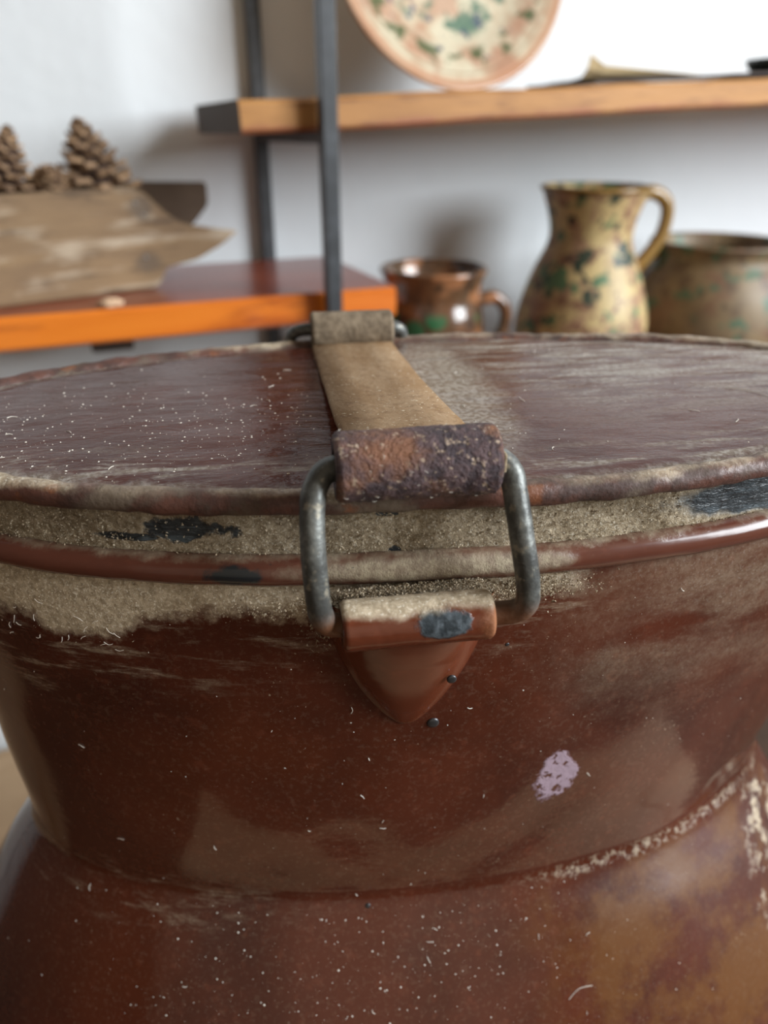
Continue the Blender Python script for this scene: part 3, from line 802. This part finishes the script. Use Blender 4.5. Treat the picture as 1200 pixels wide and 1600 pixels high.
def handle(pts, r0, r1, mat, parent, flat=1.0):
    bm = bmesh.new(); P = smooth_path(pts, 10); n = len(P)
    tube(bm, P, [r0 + (r1 - r0) * abs(2 * i / (n - 1) - 1) for i in range(n)], 12)
    return mesh_obj('handle', bm, mat, parent)
def vessel(name, l, d, rz, outer, thick, mat, label, cat, wob=.01):
    t = thing(name, S(l, d, POT_Z + .0003), rz, label, cat)
    prof = spline([(z, r) for r, z in outer], 6); prof = [(r, z) for z, r in prof]
    inner = [(max(.004, r - thick), z) for r, z in prof[::-1] if z > outer[0][1] + thick * 1.5]
    rim_r, rim_z = prof[-1]
    lip = [(rim_r - thick * .15, rim_z + thick * .35), (rim_r - thick * .5, rim_z + thick * .5), (rim_r - thick * .85, rim_z + thick * .35)]
    bm = bmesh.new(); lathe(bm, prof + lip + inner, 72, wob)
    mesh_obj('body', bm, mat, t); return t
# squat mug
mg = vessel('glazed_mug', .358, .735, SY, [(.046, 0), (.052, .008), (.0550, .035), (.0565, .065), (.0550, .085), (.0512, .098), (.0505, .106), (.0520, .116), (.0548, .1240), (.0552, .1290)], .005, MUG,
            'squat brown glazed mug with green dots beside the orange shelf', 'mug')
mesh_obj('lip_band', ring(.0545, .0545, .46 - .1295, .0032, 72, 10), MUG, mg)
handle([(.045, -.010, .094), (.068, -.014, .098), (.082, -.017, .082), (.076, -.016, .055), (.050, -.010, .038)], .0065, .008, MUG, mg)
# tall jug
jg = vessel('glazed_jug', .554, .735, SY, [(.064, 0), (.072, .010), (.0765, .040), (.0735, .075), (.0620, .112), (.0490, .142), (.0460, .157), (.0490, .176), (.0565, .198), (.0590, .2035)], .005, JUG,
            'tall cream jug with green and brown blotches and ochre handle', 'jug')
mesh_obj('lip_band', ring(.0582, .0582, .46 - .2040, .0028, 72, 10), TERRA, jg)
handle([(.050, -.004, .192), (.072, -.008, .198), (.092, -.012, .184), (.090, -.012, .152), (.070, -.008, .122), (.057, -.004, .112)], .0075, .0085, TERRA, jg)
# wide pot
pt = vessel('glazed_pot', .748, .735, SY, [(.086, 0), (.096, .012), (.101, .045), (.097, .080), (.087, .104), (.0775, .118), (.0765, .126), (.0795, .1340), (.0805, .1370)], .006, POT,
            'wide tan pot with faded green spots at the right end', 'pot')
mesh_obj('lip_band', ring(.0795, .0795, .46 - .1375, .0030, 72, 10), POT, pt)
handle([(-.068, .020, .126), (-.082, .024, .124), (-.094, .026, .106), (-.098, .026, .085), (-.092, .024, .074)], .006, .007, POT, pt)

# ------------------------------------------------------------------ painted plate leaning against the wall
def m_plate():
    t = NT('painted glazed plate', .10, coat=.5)
    r = t.math('SQRT', t.add(t.math('POWER', t.x, 2.0), t.math('POWER', t.y, 2.0)))
    n = t.noise(24, 4); c = t.mix(t.step(n, .40, .60), lin('#cdc3aa'), lin('#b89c82'))
    pink = t.mul(t.step(t.noise(26, 3, .5, t.scalev((1, 1, 1), off=(2, 3, 1))), .48, .62), .6); c = t.mix(pink, c, lin('#a8725a'))
    flo = t.mul(t.step(t.noise(30, 4, .6, t.scalev((1, 1, 1), off=(5, 1, 1))), .50, .60), t.stepd(r, .066, .078), .9); c = t.mix(flo, c, lin('#3f6a5a'))
    blu = t.mul(t.step(t.noise(40, 3, .6, t.scalev((1, 1, 1), off=(9, 4, 1))), .60, .65), t.stepd(r, .09, .11), .9); c = t.mix(blu, c, lin('#3c4a66'))
    yel = t.mul(t.stepd(r, .014, .024), .9); c = t.mix(yel, c, lin('#c99a2e'))
    leaf = t.mul(t.step(t.noise(52, 4, .6, t.scalev((1, 1, 1), off=(1, 8, 1))), .52, .58), t.step(r, .082, .088), t.stepd(r, .100, .106), .9); c = t.mix(leaf, c, lin('#4a5a3c'))
    line = t.mul(t.step(r, .1075, .1085), t.stepd(r, .1095, .1105), .5); c = t.mix(line, c, lin('#6b5138'))
    edge = t.mul(t.step(r, .1135, .1165), .8); c = t.mix(edge, c, lin('#b08265'))
    t.col(c); t.bump(t.noise(30, 3), .12, .002); return t.m
pl = thing('painted_plate', S(.391, .748, up_z(.391)), 0, 'large painted plate with flowers leaning on the upper shelf', 'plate')
pl.rotation_euler = (Matrix.Rotation(SY, 3, 'Z') @ Matrix.Rotation(R(90 - 16), 3, 'X')).to_euler()
PR = .1235
pf = [(.0006, -.016), (.045, -.0155), (.072, -.012), (.090, -.005), (.105, .001), (.116, .0038), (PR, .0052)]
pf = [(r, z) for r, z in spline(pf, 5)]
outp = [(r - .0008, z - .0065) for r, z in pf[::-1]]
bm = bmesh.new(); lathe(bm, pf + [(PR + .0018, .0030), (PR + .0008, .0)] + outp, 96, .004)
# local +Z faces the room; the plate stands on its rim
o = mesh_obj('dish', bm, m_plate(), pl); o.location = (0, PR + .0022, 0)

# ------------------------------------------------------------------ papers and a dark dish on the upper shelf
bm = bmesh.new(); rows = []
for i in range(25):
    x = -.06 + .40 * i / 24; row = []
    z = .0012 + .0022 * max(0, math.sin((x + .06) * 9)) + .0008 * mn.noise(Vector((x * 20, 0, 0)))
    for (y, zz) in ((0, 0), (0, .0026), (.12, .0026), (.12, 0)): row.append(bm.verts.new((x, y, z + zz - .001)))
    rows.append(row)
grid_faces(bm, rows); bm.faces.new(rows[0]); bm.faces.new(rows[-1])
fm = NT('dark leather folder', .7); fm.col(lin('#3a2b24')); fm = fm.m
o = mesh_obj('folder', bm, fm, smooth=False); o.location = S(.548, .668, up_z(.548) + .0014); o.rotation_euler = (0, -TILT, SY)
tag(o, 'thin dark folder lying flat on the upper shelf', 'folder')
pm = NT('aged cream paper', .9); pm.col(lin('#cdb489')); pm = pm.m
bm = bmesh.new(); rows = []
for i in range(25):
    u = i / 24; x = .140 * u
    h = .0125 * (1 - u) + .0085 * max(0, 1 - u / .12)
    sec = [(.075, .0006), (.030, .0009), (.012, .10 * h + .001), (.004, .45 * h + .001), (.0, h + .001)]
    rows.append([bm.verts.new((x, y, z)) for y, z in sec] + [bm.verts.new((x, y + .0005, z + .0006)) for y, z in sec[::-1]])
grid_faces(bm, rows); bm.faces.new(rows[0]); bm.faces.new(rows[-1])
o = mesh_obj('paper_sheet', bm, pm, smooth=False); o.location = S(.497, .690, up_z(.497) + .0048); o.rotation_euler = (0, -TILT, SY)
tag(o, 'curled cream paper sheet beside the thin dark folder', 'paper')
bm = bmesh.new(); lathe(bm, [(.018, 0), (.030, .004), (.036, .012), (.037, .016), (.034, .0165), (.028, .008), (.001, .005)], 40)
dm = NT('dark green glaze', .2, coat=.4); dm.col(lin('#26302a')); dm = dm.m
o = mesh_obj('small_dish', bm, dm); o.location = S(.765, .715, up_z(.765) + .0045); o.rotation_euler = (0, -TILT, SY)
tag(o, 'small dark dish at the right edge of the upper shelf', 'dish')
